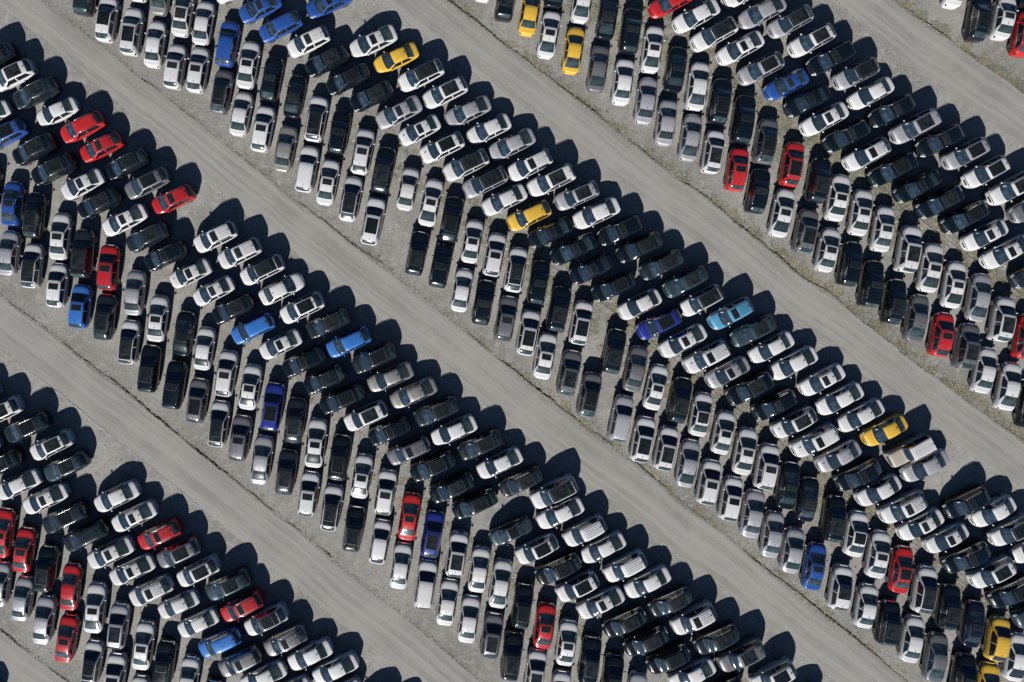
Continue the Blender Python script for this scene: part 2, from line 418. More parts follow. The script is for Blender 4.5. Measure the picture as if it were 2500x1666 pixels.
def wheel_mesh():
    """tyre with a sunk five-spoke rim; the axle runs along y, outer face towards +y"""
    vs, fs, ix = [], [], []; n = 24
    prof = [(.20, -.19), (.31, -.19), (.335, -.15), (.335, -.04), (.31, 0.), (.235, .004), (.215, -.02)]
    for r, y in prof:
        for k in range(n):
            a = 2*math.pi*k/n; vs.append((r*math.cos(a), y, r*math.sin(a)))
    for i in range(len(prof)-1):
        for k in range(n): fs.append((i*n+k, i*n+(k+1) % n, (i+1)*n+(k+1) % n, (i+1)*n+k)); ix.append(0)
    o = len(vs)
    for k in range(n): a = 2*math.pi*k/n; vs.append((.215*math.cos(a), -.06, .215*math.sin(a)))
    fs.append(tuple(range(o, o+n))); ix.append(0)
    for s in range(5):
        a = 2*math.pi*s/5; ca, sa = math.cos(a), math.sin(a); o = len(vs)
        for r, w, y in ((.02, .035, -.012), (.02, -.035, -.012), (.225, -.045, -.005), (.225, .045, -.005)):
            vs.append((ca*r - sa*w, y, sa*r + ca*w))
        fs.append((o, o+1, o+2, o+3)); ix.append(1)
    o = len(vs)
    for k in range(n):
        a = 2*math.pi*k/n; vs += [(.235*math.cos(a), .006, .235*math.sin(a)), (.205*math.cos(a), -.004, .205*math.sin(a))]
    for k in range(n): fs.append((o+2*k, o+2*((k+1) % n), o+2*((k+1) % n)+1, o+2*k+1)); ix.append(1)
    return mesh("wheel", vs, fs, [M_TYRE, M_RIM], True, ix)
WHEEL = wheel_mesh()

MODELS = {
 'S0': Model("-2.36:.70 -2.33:.88 -2.24:1.01 -1.85:1.08 -1.68:1.13 -1.02:1.37 -.4:1.455 .1:1.445 .40:1.385 1.26:1.04 1.40:1.01 1.8:.965 2.06:.90 2.22:.80 2.31:.68 2.36:.50",
             "-2.36:.46 -2.31:.62 -2.20:.74 -1.95:.85 -1.4:.905 -.4:.925 .8:.925 1.4:.91 1.8:.865 2.05:.78 2.20:.67 2.30:.52 2.36:.32",
             "-2.36:.62 -2.24:.92 -1.7:.98 0:.94 1.2:.92 1.8:.82 2.1:.71 2.36:.44",
             "-2.36:.36 -2.25:.60 -2.0:.70 -1.68:.74 -1.0:.635 .1:.645 .40:.64 1.16:.80 1.6:.77 2.0:.67 2.2:.54 2.36:.26", 1.16, .38, -1.02, -1.68, 1.38),
 'S1': Model("-2.42:.72 -2.39:.90 -2.30:1.03 -2.02:1.08 -1.86:1.12 -.95:1.36 -.3:1.435 .16:1.425 .45:1.365 1.32:1.02 1.46:.995 1.88:.945 2.13:.88 2.29:.78 2.37:.66 2.42:.48",
             "-2.42:.46 -2.37:.62 -2.26:.74 -2.0:.85 -1.45:.91 -.4:.93 .8:.93 1.45:.915 1.86:.865 2.1:.78 2.26:.66 2.36:.51 2.42:.31",
             "-2.42:.62 -2.30:.94 -1.8:1.0 0:.94 1.2:.91 1.88:.80 2.2:.69 2.42:.42",
             "-2.42:.36 -2.31:.60 -2.1:.69 -1.86:.725 -.95:.625 .16:.64 .45:.635 1.22:.80 1.7:.77 2.08:.66 2.28:.53 2.42:.25", 1.22, .44, -.95, -1.88, 1.42),
 'U0': Model("-2.24:.80 -2.22:1.00 -2.14:1.20 -2.00:1.38 -1.72:1.56 -1.2:1.63 -.3:1.66 .15:1.635 .44:1.57 1.20:1.14 1.34:1.11 1.7:1.07 1.95:1.01 2.10:.91 2.19:.77 2.24:.56",
             "-2.24:.54 -2.19:.70 -2.06:.82 -1.7:.89 -.5:.925 .8:.93 1.4:.915 1.75:.87 1.98:.78 2.12:.67 2.20:.52 2.24:.36",
             "-2.24:.70 -2.14:1.02 -1.6:1.08 0:1.03 1.1:1.0 1.7:.92 2.0:.82 2.24:.50",
             "-2.24:.44 -2.14:.60 -2.0:.63 -1.72:.655 -1.0:.685 .15:.68 .44:.665 1.12:.80 1.6:.77 1.9:.67 2.1:.54 2.24:.28", 1.10, .42, -1.72, -2.06, 1.32),
 'U1': Model("-2.30:.82 -2.28:1.02 -2.20:1.17 -2.04:1.35 -1.68:1.53 -1.2:1.615 -.3:1.65 .18:1.625 .47:1.56 1.26:1.12 1.40:1.09 1.76:1.045 2.01:.98 2.16:.88 2.25:.75 2.30:.54",
             "-2.30:.54 -2.25:.70 -2.12:.82 -1.75:.89 -.5:.93 .8:.935 1.45:.92 1.82:.87 2.04:.78 2.18:.67 2.26:.52 2.30:.36",
             "-2.30:.72 -2.20:1.02 -1.6:1.07 0:1.01 1.15:.98 1.76:.89 2.05:.79 2.30:.48",
             "-2.30:.44 -2.20:.60 -2.04:.62 -1.68:.64 -1.0:.67 .18:.67 .47:.655 1.16:.80 1.66:.77 1.96:.67 2.16:.54 2.30:.28", 1.15, .45, -1.66, -2.10, 1.36),
 'S2': Model("-2.22:.72 -2.19:.90 -2.10:1.05 -1.82:1.10 -1.64:1.16 -.98:1.40 -.4:1.48 .05:1.47 .34:1.41 1.18:1.06 1.32:1.03 1.7:.985 1.93:.92 2.09:.82 2.17:.69 2.22:.52",
             "-2.22:.46 -2.17:.61 -2.07:.72 -1.84:.83 -1.3:.885 -.4:.905 .8:.905 1.35:.89 1.7:.845 1.93:.76 2.07:.65 2.16:.50 2.22:.32",
             "-2.22:.64 -2.10:.94 -1.6:1.0 0:.96 1.1:.94 1.7:.84 2.0:.72 2.22:.46",
             "-2.22:.36 -2.11:.58 -1.9:.68 -1.62:.715 -.96:.62 .05:.63 .34:.625 1.08:.78 1.5:.75 1.88:.65 2.07:.52 2.22:.26", 1.08, .32, -.98, -1.65, 1.30),
 'U2': Model("-2.38:.84 -2.36:1.04 -2.30:1.24 -2.16:1.48 -1.98:1.62 -1.3:1.70 -.3:1.72 .18:1.695 .48:1.63 1.22:1.20 1.36:1.17 1.8:1.13 2.08:1.07 2.24:.96 2.33:.81 2.38:.58",
             "-2.38:.58 -2.34:.74 -2.22:.85 -1.9:.91 -.5:.945 .8:.95 1.5:.935 1.88:.89 2.10:.81 2.25:.70 2.33:.56 2.38:.40",
             "-2.38:.74 -2.28:1.06 -1.7:1.12 0:1.06 1.15:1.03 1.8:.97 2.1:.86 2.38:.52",
             "-2.38:.48 -2.28:.63 -2.14:.665 -1.96:.68 -1.0:.705 .18:.70 .48:.69 1.14:.82 1.7:.80 2.0:.71 2.22:.58 2.38:.32", 1.14, .46, -1.96, -2.24, 1.40),
 'U3': Model("-2.26:.78 -2.23:.98 -2.14:1.14 -1.92:1.30 -1.50:1.49 -1.0:1.575 -.25:1.605 .15:1.585 .46:1.52 1.26:1.09 1.40:1.06 1.74:1.015 1.98:.95 2.13:.85 2.21:.72 2.26:.54",
             "-2.26:.50 -2.21:.67 -2.08:.80 -1.72:.885 -.5:.92 .8:.925 1.42:.91 1.78:.86 2.0:.77 2.14:.66 2.22:.51 2.26:.35",
             "-2.26:.70 -2.14:1.0 -1.6:1.05 0:.99 1.15:.96 1.74:.87 2.02:.77 2.26:.48",
             "-2.26:.40 -2.14:.58 -1.92:.62 -1.50:.625 -1.0:.655 .15:.66 .46:.65 1.16:.79 1.64:.76 1.94:.66 2.13:.53 2.26:.27", 1.15, .44, -1.48, -2.0, 1.34),
 'X0': Model("-2.48:.92 -2.46:1.10 -2.44:1.40 -2.40:1.70 -2.30:1.80 -1.0:1.84 .0:1.84 .42:1.80 .80:1.26 .92:1.20 1.6:1.17 2.2:1.12 2.36:1.06 2.44:.88 2.47:.62",
             "-2.48:.84 -2.45:.90 -2.3:.94 -1.4:.95 -.5:.95 .8:.95 1.6:.945 2.2:.92 2.36:.88 2.44:.80 2.47:.70",
             "-2.48:.80 -2.44:1.10 -1.6:1.14 0:1.12 .8:1.11 1.6:1.06 2.25:1.0 2.47:.56",
             "-2.48:.72 -2.44:.78 -2.3:.76 -1.0:.76 .0:.76 .42:.74 .80:.82 1.6:.80 2.3:.76 2.47:.62", .80, .42, -2.36, -2.455, 1.45, .04),
}
_cache = {}
def shared(key, make):
    if key not in _cache: _cache[key] = make()
    return _cache[key]
def pm(name, vf, mats, smooth=True, idx=None): return mesh(name, vf[0], vf[1], mats, smooth, idx)
ROOF_RANGE = {'S': {'1': (-.30, .20, .66), '2': (-.72, .22, .80)}, 'U': {'1': (-.36, .18, .66), '2': (-1.22, .20, .78)}, 'X': {'1': (-.4, .1, .6)}}

def make_car(mk, colour, roof, rails):
    """list of (part name, mesh, offset) for one look of one model"""
    M = MODELS[mk]; kind = mk[0]; P = PAINT[colour][1]; out = []
    def part(name, key, make, loc=(0, 0, 0), rz=0.): out.append((name, shared((mk, key), make), loc, rz))
    def bodymesh():
        v, f = M.body(); return mesh("body", v, f, [P])
    out.append(("body", shared((mk, 'body', colour), bodymesh), (0, 0, 0), 0.))
    wb = .17 if kind != 'X' else .03
    part("windshield", 'ws', lambda: pm("windshield", M.patch(M.wtop, M.cowl - .03, 0, 2.90, .009, bow=wb, bow0=(.07 if kind != 'X' else 0)), [M_WIND]))
    part("wiper_cowl", 'cowl', lambda: pm("wiper_cowl", M.patch(M.cowl - .02, M.cowl + .045, 0, 2.90, .007, bow=wb, nx=4), [M_BLACK]))
    part("rear_window", 'rw', lambda: pm("rear_window", M.patch(M.rtop + .02, M.rbot + .03, 0, 2.78, .009, bow=(-.07 if kind != 'X' else 0.), bow0=-.03, nx=9), [M_REAR]))
    if kind == 'S': A = (-1.02, -.28, .38, -1.50, -.28, 1.06); 
    elif kind == 'U': A = (-1.50, -.40, .38, -1.80, -.40, .98)
    else: A = (-2.2, -.5, .38, -2.25, -.5, .74)
    for sd in (1, -1):
        part("side_window", ('sf', sd), lambda: pm("side_window", M.patch(0, 0, 3.12, 3.93, .008, sd, 4, 6, shape=lambda t: (A[1] + .05, A[2] + (A[5] - A[2]) * t)), [M_SIDE]))
        part("side_window", ('sr', sd), lambda: pm("side_window", M.patch(0, 0, 3.12, 3.93, .008, sd, 4, 6, shape=lambda t: (A[0] + (A[3] - A[0]) * t, A[1] - .05)), [M_SIDE]))
        part("window_trim", ('wt', sd), lambda: pm("window_trim", strips(M, A, sd), [M_CHROME]))
        part("headlight", ('hl', sd), lambda: pm("headlight", M.patch(M.x1 - .36, M.x1 - .09, 3.15, 4.6, .008, sd, 4, 5), [M_LAMP]))
        part("taillight", ('tl', sd), lambda: pm("taillight", M.patch(M.x0 + .03, M.x0 + .16, 3.7, 4.9, .008, sd, 4, 5), [M_TAIL]))
        mx, my = (M.cowl - .30), M.hw(M.cowl) + .075
        out.append(("side_mirror", shared((mk, 'mir', sd, colour), lambda: pm("side_mirror", boxm((mx, my * sd, M.zb(mx) + .08), (.12, .18, .13), -.2 * sd), [P])), (0, 0, 0), 0.))
        for wx in (M.wheel, -M.wheel):
            out.append(("wheel", WHEEL, (wx, sd * (M.hw(wx) + .012), .335), 0. if sd > 0 else math.pi))
    part("grille", 'gr', lambda: pm("grille", M.patch(M.x1 - .045, M.x1 - .004, 0, 2.4, .006, nx=4), [M_BLACK]))
    part("grille_trim", 'gt', lambda: pm("grille_trim", M.patch(M.x1 - .115, M.x1 - .08, 0, 2.9, .008, nx=2), [M_CHROME]))
    part("antenna_fin", 'fin', lambda: pm("antenna_fin", boxm((M.rtop + .16, 0, M.zt(M.rtop + .16) + .025), (.16, .035, .07)), [M_BLACK]))
    r0, r1 = M.rtop + .05, M.wtop - .06
    if roof in '15':
        a, b, u = ROOF_RANGE[kind]['1']
        part("sunroof", 's1', lambda: sunroof(M, a, b, 2.0 * u / .66 * .80))
    elif roof == '2':
        a, b, u = ROOF_RANGE[kind]['2']
        part("sunroof", 's2', lambda: sunroof(M, a, b, 1.86))
    elif roof == '3':
        part("roof_glass", 's3', lambda: pm("roof_glass", M.patch(r0 + .02, M.wtop + .02, 0, 2.45, .008, nx=10), [M_PANO]))
        part("sunroof", 's3b', lambda: sunroof(M, r0 + .55 if kind == 'U' else r0 + .25, r1 - .12, 1.75, .016, .35))
    elif roof == '4':
        part("roof_glass", 's4', lambda: pm("roof_glass", M.patch(-.85, M.wtop + .02, 0, 2.35, .008, nx=10), [M_PANO]))
    if kind == 'X': part("roof_panel", 'xr', lambda: pm("roof_panel", M.patch(M.rtop + .06, M.wtop - .04, 0, 2.9, .012, nx=12), [PAINT['w'][1]]))
    if roof in '56':
        part("ribbed_roof_panel", 'rib' + roof, lambda: ribs(M, r0 + .12, (-.50 if roof == '5' else r1 - .1), P, colour))
        out[-1] = ("ribbed_roof_panel", shared((mk, 'rib', roof, colour), lambda: ribs(M, r0 + .12, (-.50 if roof == '5' else r1 - .1), P, colour)), (0, 0, 0), 0.)
    if rails:
        for sd in (1, -1):
            def rail():
                pts = []
                for k in range(12):
                    x = r0 + .15 + (r1 - .12 - r0 - .15) * k / 11; p = M.pt(x, 2.80, sd)
                    pts.append((p[0], p[1], p[2] + (.045 if 0 < k < 11 else .0)))
                return pm("roof_rail", tube(pts, .019), [M_CHROME])
            part("roof_rail", ('rail', sd), rail)
    return out
def strips(M, A, sd):
    v1, f1 = M.patch(A[3] - .06, A[5] + .04, 3.95, 4.0 + .05, .010, sd, 2, 12)
    v2, f2 = M.patch(A[0] - .10, A[2] + .05, 3.03, 3.10, .010, sd, 2, 10)
    o = len(v1); return v1 + v2, f1 + [tuple(i + o for i in q) for q in f2]
def sunroof(M, a, b, u, off=.012, rimk=1.):
    v1, f1 = M.patch(a, b, 0, u, off, nu=4, nx=6)
    e = .035; v2, f2 = M.patch(a - e, b + e, 0, u + .10, off - .005, nu=4, nx=6)
    o = len(v2)
    return mesh("sunroof", v2 + v1, f2 + [tuple(i + o for i in f) for f in f1], [M_TRIM, M_PANO], True, [0] * len(f2) + [1] * len(f1))
def ribs(M, a, b, P, colour):
    vs, fs = [], []
    for y in (-.42, -.21, 0, .21, .42):
        pts = []
        for k in range(8):
            x = a + (b - a) * k / 7; hr = M.hr(x); pts.append((x, y, M.zt(x) - .012 * (abs(y) / .42) * 1.4 + (.010 if 0 < k < 7 else -.01)))
        v, f = tube(pts, .022, 6); o = len(vs); vs += v; fs += [tuple(i + o for i in q) for q in f]
    return mesh("ribbed_roof_panel", vs, fs, [P])
def sticker(M, sd, sz):
    x = M.cowl - .18
    return pm("windshield_sticker", M.patch(x - .16 * sz, x + .05, 1.9, 1.9 + .55 * sz, .014, sd, 3, 3), [M_PAPER], False)

# ---------------------------------------------------------------- where every car stands
AN_A = [(150,576,5),(266,650,4.5),(26,496,6),(380,107,7.5),(163,1556,8),(234,1481,5),(980,1382,9),(1170,1388,8.5),(771,1080,7),(884,1160,9),(1383,1565,7.7),(1569,1071,12.5),(1680,1130,10.8),(1601,945,13.5),(662,191,11),(773,290,10),(1520,198,8),(1400,122,9.5),(1572,246,8),(1686,208,9.5),(1052,493,12.5),(1019,618,11),(2155,558,10.2),(2144,1351,10),(2200,1389,10.5),(2405,907,12),(2450,40,11),(1910,520,12)]
AN_B = [(202,311,26),(140,274,26),(342,142,25),(1981,98,27.8),(2308,313,27.8),(2356,376,28.5),(1775,905,30),(1065,1003,23.5),(270,1350,26),(126,1085,25),(1580,1419,26.6),(1699,40,28.6),(2308,1313,27.6),(1512,562,24),(2158,1050,29),(1938,1031,28.5),(967,142,24.8),(1024,318,27),(1195,316,25),(1711,734,28)]
def idw(an, x, y):
    w = [1 / ((x - a) ** 2 + (y - b) ** 2 + 60 ** 2) for a, b, _ in an]
    return sum(k * c for k, (_, _, c) in zip(w, an)) / sum(w)
DATA = """
T 0 0
A 795,-80,Ud0 985,175,Uw4 1215,290,Uw2r 1425,405,Sw0 1290,-190,Sw0 1480,-75,Sh0 1680,120,Sw2 1880,205,Sw0 1610,612,Uw1 1820,636,Uw1 2095,400,Ub0 2035,845,Ug3 2280,595,Sw1 2215,1045,Sw0
B 2150,-100,Sw0 -50,545,Uk2 120,695,Uw2 330,858,Ud2r 528,1030,Sw0 760,1170,Ur0r 930,1350,Ur5r -105,1075,Sw0 55,1235,Ub2 320,1375,Uk2r 495,1555,Uk2 1165,1510,Uk2r
T 625 0
A 145,725,Uk1 360,885,Sk2 65,1182,Uw1 270,1365,Sh0 555,1092,Uw3 470,1552,Uw0 765,1215,Uk1r 980,1392,Uw1r 1170,1562,Uk3r 2300,-25,Uk2 2110,-210,Sw0
B 35,75,Sb1 668,25,Sb1 225,245,Ub0 480,387,Uw5 650,567,Uk2 845,730,Uk2 1060,887,Uk2 1310,1035,Ss1 1500,1197,Sw1f 1705,1355,Uw2f 1925,1517,Uw3 1075,385,Sw1 1287,535,Sy0 1512,695,Uw3 1735,852,Uw2 1945,1025,Ss0 2137,1188,Sw0 2347,1330,Ss0
T 1250 0
A 165,115,Sy0 340,315,Sw1 405,-150,Sk0 650,-10,Sw0 565,462,Sy0 880,150,Sk2 790,630,Sg0 1090,287,Uk1r 1020,750,Sw0 1290,452,Sw1 1230,925,Ss0 1505,638,Sk1 1415,1125,Ss0 1705,790,Sw0 1640,1262,Ss0 1910,932,Uk2r 1845,1392,Uw2r 2120,1097,Uk1 2065,1553,Ur1r 2330,1297,Ug3r
B 1465,15,Sr0 1690,148,Sw0 1850,318,Uw3 2095,443,Sw1 2280,632,Us2 2140,-80,Sw0 2290,115,Ss0 155,1520,Uw5r
T 1875 0
B 205,202,Us3 398,372,Uw2r 562,543,Uk1r 802,680,Us3r 940,860,Sw0 1126,1022,Uk1r 1335,1165,Us2 1565,1295,Uk1r 1808,1412,Us2 1992,1580,Uw2r 165,778,Sb1 360,928,Sk1 515,1095,Sw1 712,1252,Uk1r 902,1418,Uw5 1130,1560,Uk2
A 220,1507,Ur2r 460,1655,Uk2r 1720,-140,Sw0 1930,165,Uk2r 2165,160,Sw1 2345,310,Ur0r 2400,-120,Uk0
T 0 416
B 760,128,Sw1 1350,120,Ug2 1590,268,Ur5r 912,302,Uk2 1145,457,Sw1 1357,613,Ud2r 1522,785,Uk1r 1978,612,Uw5r 2200,760,Uw5 1748,947,Sw1f 1962,1107,Sw1 2137,1275,Uk2r 2322,1450,Uc0
A 115,304,Sb1 320,412,Uk3r 555,605,Sw1 85,757,Ss0 300,872,Uw3 530,1053,Uw1 765,762,Ud3r 1000,890,Ur1r 740,1245,Uc1 965,1342,Ud2r 1240,1122,Ss0 1450,1358,Sw1 1190,1573,Uw3 1690,1495,Sk2 1880,1630,Sw0 -105,170,Uk0
T 625 416
A 662,108,Sw1 870,260,Uw3 1395,170,Sw0 1075,465,Uw2r 1605,294,Sw1 1810,437,Uk2 1480,760,Uk2r 1700,865,Uk1r 1985,650,Sw1 1890,1098,Sw0 2190,772,Uw1r 2090,1210,Uk1r 2295,1360,Ug1 2385,910,Uw3
B 2090,127,Us3f 2280,272,Sw0 55,915,Uw3 240,1087,Sw0R 422,1262,Uw2 662,1405,Ud2r 225,1597,Sw1 850,1575,Uc0
T 1250 416
B 355,95,Uw2r 593,232,Us2 771,395,Sw0 985,552,Uk1r 1166,707,Uk2 1370,868,Ud2r 1585,1020,Ut2 1733,1195,Uw3 2002,1312,Uq5 2205,1470,Ut2 155,415,Uy0r 352,570,Sk1 566,722,Sk1 728,905,Sn1 923,1075,Uk2 1170,1230,Sw0 1344,1407,Uv2 1565,1565,Sw1
A 245,1027,Uk1 150,1485,Uw2r 430,1272,Uk2r 640,1390,Uw2r 305,1700,Sw1 935,1657,Uk2 2255,190,Uk1r
T 1875 416
A 640,250,Sw1 130,387,Sw1 345,558,Ug2 850,385,Sw1 545,728,Sw1 1055,535,Sw1 750,857,Uk1 945,1040,Uk1 1285,720,Uw2 1490,892,Sw1 1155,1202,Uk2r 1365,1355,Sg0 1705,1047,Sw1 1590,1505,Ur1r 1932,1165,Ss0 1820,1612,Ug2 2145,1364,Uw2 2360,1520,Ur0
B 1370,147,Sk1 1565,292,Uk2 1798,432,Uk2 1985,595,Sw1 2180,750,Sw1 2430,940,Ud2 2225,165,Uw2 2425,330,Ug2
T 0 833
A 1375,247,Uk2r 1605,396,Uk1r 2080,290,Uw1 1815,540,Ug2r 2010,752,Uw3 2300,418,Sw1 2207,882,Ug1r 2405,1085,Ss0
B 0,650,Uw2 250,792,Ud2r 475,953,Uw2 607,1148,Ut2r -200,510,Sw0 -190,995,Sw0 0,1130,Uk2r 170,1315,Sw0 420,1445,Sw1 600,1615,Ud2r 1072,1425,Sw0 1232,1607,Sw1
T 625 833
B 438,187,Uk1 1085,155,Ud2r 1232,330,Sh0 630,352,Uk2r 791,525,Uk2 1445,477,Sh0 1656,642,Ud2r 1005,687,Uw2 1224,822,Uk1 1815,820,Sw0 1401,1000,Ug5f 2057,950,Ud2r 1620,1145,Uk2 2235,1118,Sw0 1798,1340,Uk2 2430,1285,Ud2 2005,1490,Uk2
A 155,595,Uv2 360,723,Ud2r 280,1195,Ud2 550,930,Sw1 770,1058,Uk2 485,1392,Uw1r 973,1234,Sw1 695,1520,Uw3 1190,1378,Uw1r 900,1715,Uk2r 1410,1605,Sr1
T 1250 833
A 525,287,Ug2r 712,490,Ug3 1135,252,Sg0 1320,420,Sw1 1000,704,Us0 1198,895,Uw2r 1540,537,Uk2 1412,977,Uw2r 1732,668,Sw2 1615,1118,Ss0 1938,835,Sw1 1803,1287,Uw1r 2137,1006,Sw1 2005,1437,Uw1 2335,1145,Uw1r 2208,1580,Ss0
B 1780,143,Uw5f 1975,285,Ss1f 2170,430,Uk2r 2375,58,Sw0 380,1382,Uw3 440,1577,Sw0
T 1875 833
B 226,202,Sw0 492,355,Sw1 650,530,Sw0 50,582,Uk1 236,745,Uw2f 842,682,Sw0 420,910,Uw1f 1065,817,Sy0 641,1055,Ss0f 1285,1003,Xe6r 1434,1142,Ss0 818,1225,Uk1r 1007,1367,Sw0 1230,1518,Uw5 1810,1475,Uk1r 2060,1560,Sw0
A 1985,265,Sw0 2205,410,Sw0 2400,590,Uk1 185,1322,Sk1 360,1447,Sk2 600,1622,Uk2r
T 0 1249
A 30,190,Sr1 225,345,Sr1 430,515,Uk2 5,660,Ss0 213,792,Ss0 652,685,Sr0 408,987,Ss0 615,1158,Sr1 878,877,Sw1 1090,1040,Us2 850,1378,Uw3 1062,1498,Uw2 1320,1222,Sw1 1512,1385,Uk1 1275,1698,Sw0 1735,1530,Sw0 1940,1745,Uk0
B 790,217,Ud0 1017,375,Sw1 1465,207,Ur5r 1642,372,Ug2 1216,532,Sw1 1820,547,Uw2 1390,722,Uw5 2095,667,Ut2 1641,847,Sw0 2222,865,Ur5r 1821,1018,Sw0 2443,992,Uw3 2021,1195,Uc0 2205,1370,Ug5 -215,1720,Sw0
T 625 1249
B 272,1180,Ug5r 70,1510,Sw0 496,1312,Sw0 728,1442,Sw0 310,1640,Sw0 780,1660,Sw0 1085,1765,Sw0 1310,1900,Uk0
A 1140,270,Uw0 1620,200,Uv2 1330,493,Sw0 1558,653,Uw0r 1845,385,Uw2r 1758,827,Sw0 2048,525,Sw0 1955,982,Sw0 2245,655,Sw0 2165,1132,Ug2 2350,1312,Uk3r
T 1250 1249
B -15,180,St2 664,177,Uw6 832,332,Sw0 1034,500,Uw6 1240,645,Sw0 1450,825,Ud2r 1660,977,Uw5 1873,1167,Ud2 2094,1312,Ug2 2390,1500,Uw2 2640,1740,Sw0 226,340,Uw2 420,520,Uk2 596,683,Uw2 811,835,Sw1 1030,1010,Uk2 1226,1180,Uk2 1430,1345,Uk2 1651,1490,Sw0 1920,1650,Uk0
A 98,858,Uk2 300,1040,Sr1 503,1198,Sw1 215,1465,Uw2r 715,1355,Uk2r 922,1515,Uk1 440,1660,Sw0 1140,1675,Ss0
T 1875 1249
A 40,205,Ss0 222,350,Ss0 425,498,Sb1 805,198,Sw2 660,688,Uw4 1008,388,Sw1 898,862,Sw0 1222,528,Sr2 1100,1013,Uk2 1430,708,Uw3 1320,1165,Sw0 1650,865,Uk2 1540,1330,Sg0 1880,1027,Sn1 2105,1162,Uy0 1790,1510,Uk1 2010,1600,Sy0 2275,1330,Sw0
B 1397,118,Sw1 1630,240,Sw1 1810,415,Uk1r 2048,553,Uw2 2230,730,Uk2 2455,920,Ut0 2225,170,Uw3 2445,320,Sw0
"""
CARS = []
for line in DATA.strip().splitlines():
    p = line.split()
    if p[0] == 'T': ox, oy = int(p[1]), int(p[2]); continue
    for c in p[1:]:
        x, y, k = c.split(',')
        px_, py_ = ox + int(x) / 3.76, oy + int(y) / 3.76
        d = dict(px=px_, py=py_, row=p[0], type=k[0], col=k[1], roof=k[2], rails='r' in k[3:], rev='R' in k[3:], film='f' in k[3:])
        t = idw(AN_A, px_, py_) if p[0] == 'A' else idw(AN_B, px_, py_)
        t += rnd.gauss(0, .5)
        d['rz'] = math.radians(90 - t) if p[0] == 'A' else math.radians(180 + t)
        if d['rev']: d['rz'] += math.pi
        band = 0
        for q, (up, lo) in enumerate(ROADS):
            if py_ > (edge_y(up, px_) + edge_y(lo, px_)) / 2: band = q + 1
        d['band'] = band
        if p[0] == 'A': d['outer'] = edge_y(ROADS[min(band, 4)][0], px_) - py_ < 185
        else: d['outer'] = band > 0 and py_ - edge_y(ROADS[band - 1][1], px_) < 185
        CARS.append(d)

# ---------------------------------------------------------------- words for every car
TYPE = {'S': 'sedan', 'U': 'SUV', 'X': 'boxy off-road SUV'}
ROOFW = {'0': 'plain roof', '1': 'small sunroof', '2': 'panoramic sunroof', '3': 'all-black glass roof', '4': 'half-black glass roof', '5': 'sunroof and ribbed roof', '6': 'ribbed roof'}
BANDW = ['top right corner block', 'upper right block', 'middle block', 'lower middle block', 'bottom left block', 'bottom left corner']
ORD = 'first second third fourth fifth sixth seventh eighth ninth tenth eleventh twelfth'.split()
def ordinal(n):
    if n < 12: return ORD[n]
    n += 1
    return f"{n}{'th' if 10 < n % 100 < 14 else {1:'st',2:'nd',3:'rd'}.get(n % 10,'th')}"
rowsof = {}
for d in CARS: rowsof.setdefault((d['band'], d['row'], d['outer']), []).append(d)
def short(d): return f"{PAINT[d['col']][0]} {'SUV' if d['type'] != 'S' else 'sedan'}"
def inframe(d): return -58 < d['px'] < 2558 and -58 < d['py'] < 1724
for k, L in rowsof.items():
    L.sort(key=lambda d: d['px'] * .79 + d['py'] * .61)
    V = [d for d in L if inframe(d)]
    for i, d in enumerate(V):
        d['nb'] = (V[i-1] if i else None, V[i+1] if i + 1 < len(V) else None); d['ord'] = i; d['n'] = len(V)
def rowname(d): return f"{'outer' if d['outer'] else 'inner'} {'upright' if d['row'] == 'A' else 'slanted'} row"
def looks(d):
    a = f"{PAINT[d['col']][0]} {TYPE[d['type']]}"
    return [a, f"{a} with {ROOFW[d['roof']]}" + (" and rails" if d['rails'] and d['roof'] not in '56' else "")]
def nbkey(d):
    if not d.get('nb') or None in d['nb']: return None
    return ' and '.join(sorted(short(q) for q in d['nb']))
def options(d):
    a, l = looks(d); o = [l, f"{a}, in the {BANDW[d['band']]}"]
    o.append(f"{l}, in the {rowname(d)} of the {BANDW[d['band']]}" if len(l.split()) < 8 else f"{a}, in the {rowname(d)} of the {BANDW[d['band']]}")
    if nbkey(d):
        n = [short(q) for q in d['nb']]; n = sorted(n)
        s = f"between a {n[0]} and a {n[1]}" if n[0] != n[1] else f"between two {n[0]}s"
        o.append(f"{l}, {s}" ); o.append(f"{a}, {s}, {rowname(d)}"); 
    o.append(f"{l}, {ordinal(d['ord'])} of the {rowname(d)} from upper left, {BANDW[d['band']]}")
    o.append(f"{a}, {ordinal(d['ord'])} of the {rowname(d)} from upper left, {BANDW[d['band']]}")
    return o
VIS = [d for d in CARS if inframe(d)]
allopt = {}
for d in VIS:
    d['opts'] = [o for o in options(d)]
    for o in set(d['opts']): allopt[o] = allopt.get(o, 0) + 1
for d in CARS:
    if 'opts' in d:
        ok = [o for o in d['opts'] if allopt[o] == 1 and 4 <= len(o.replace('-', ' ').split()) <= 16]
        # any label must not also be true of another car described more fully
        d['label'] = ok[0] if ok else d['opts'][-1]
    else:
        d['label'] = f"{short(d)} parked just outside the frame beside the last visible car"

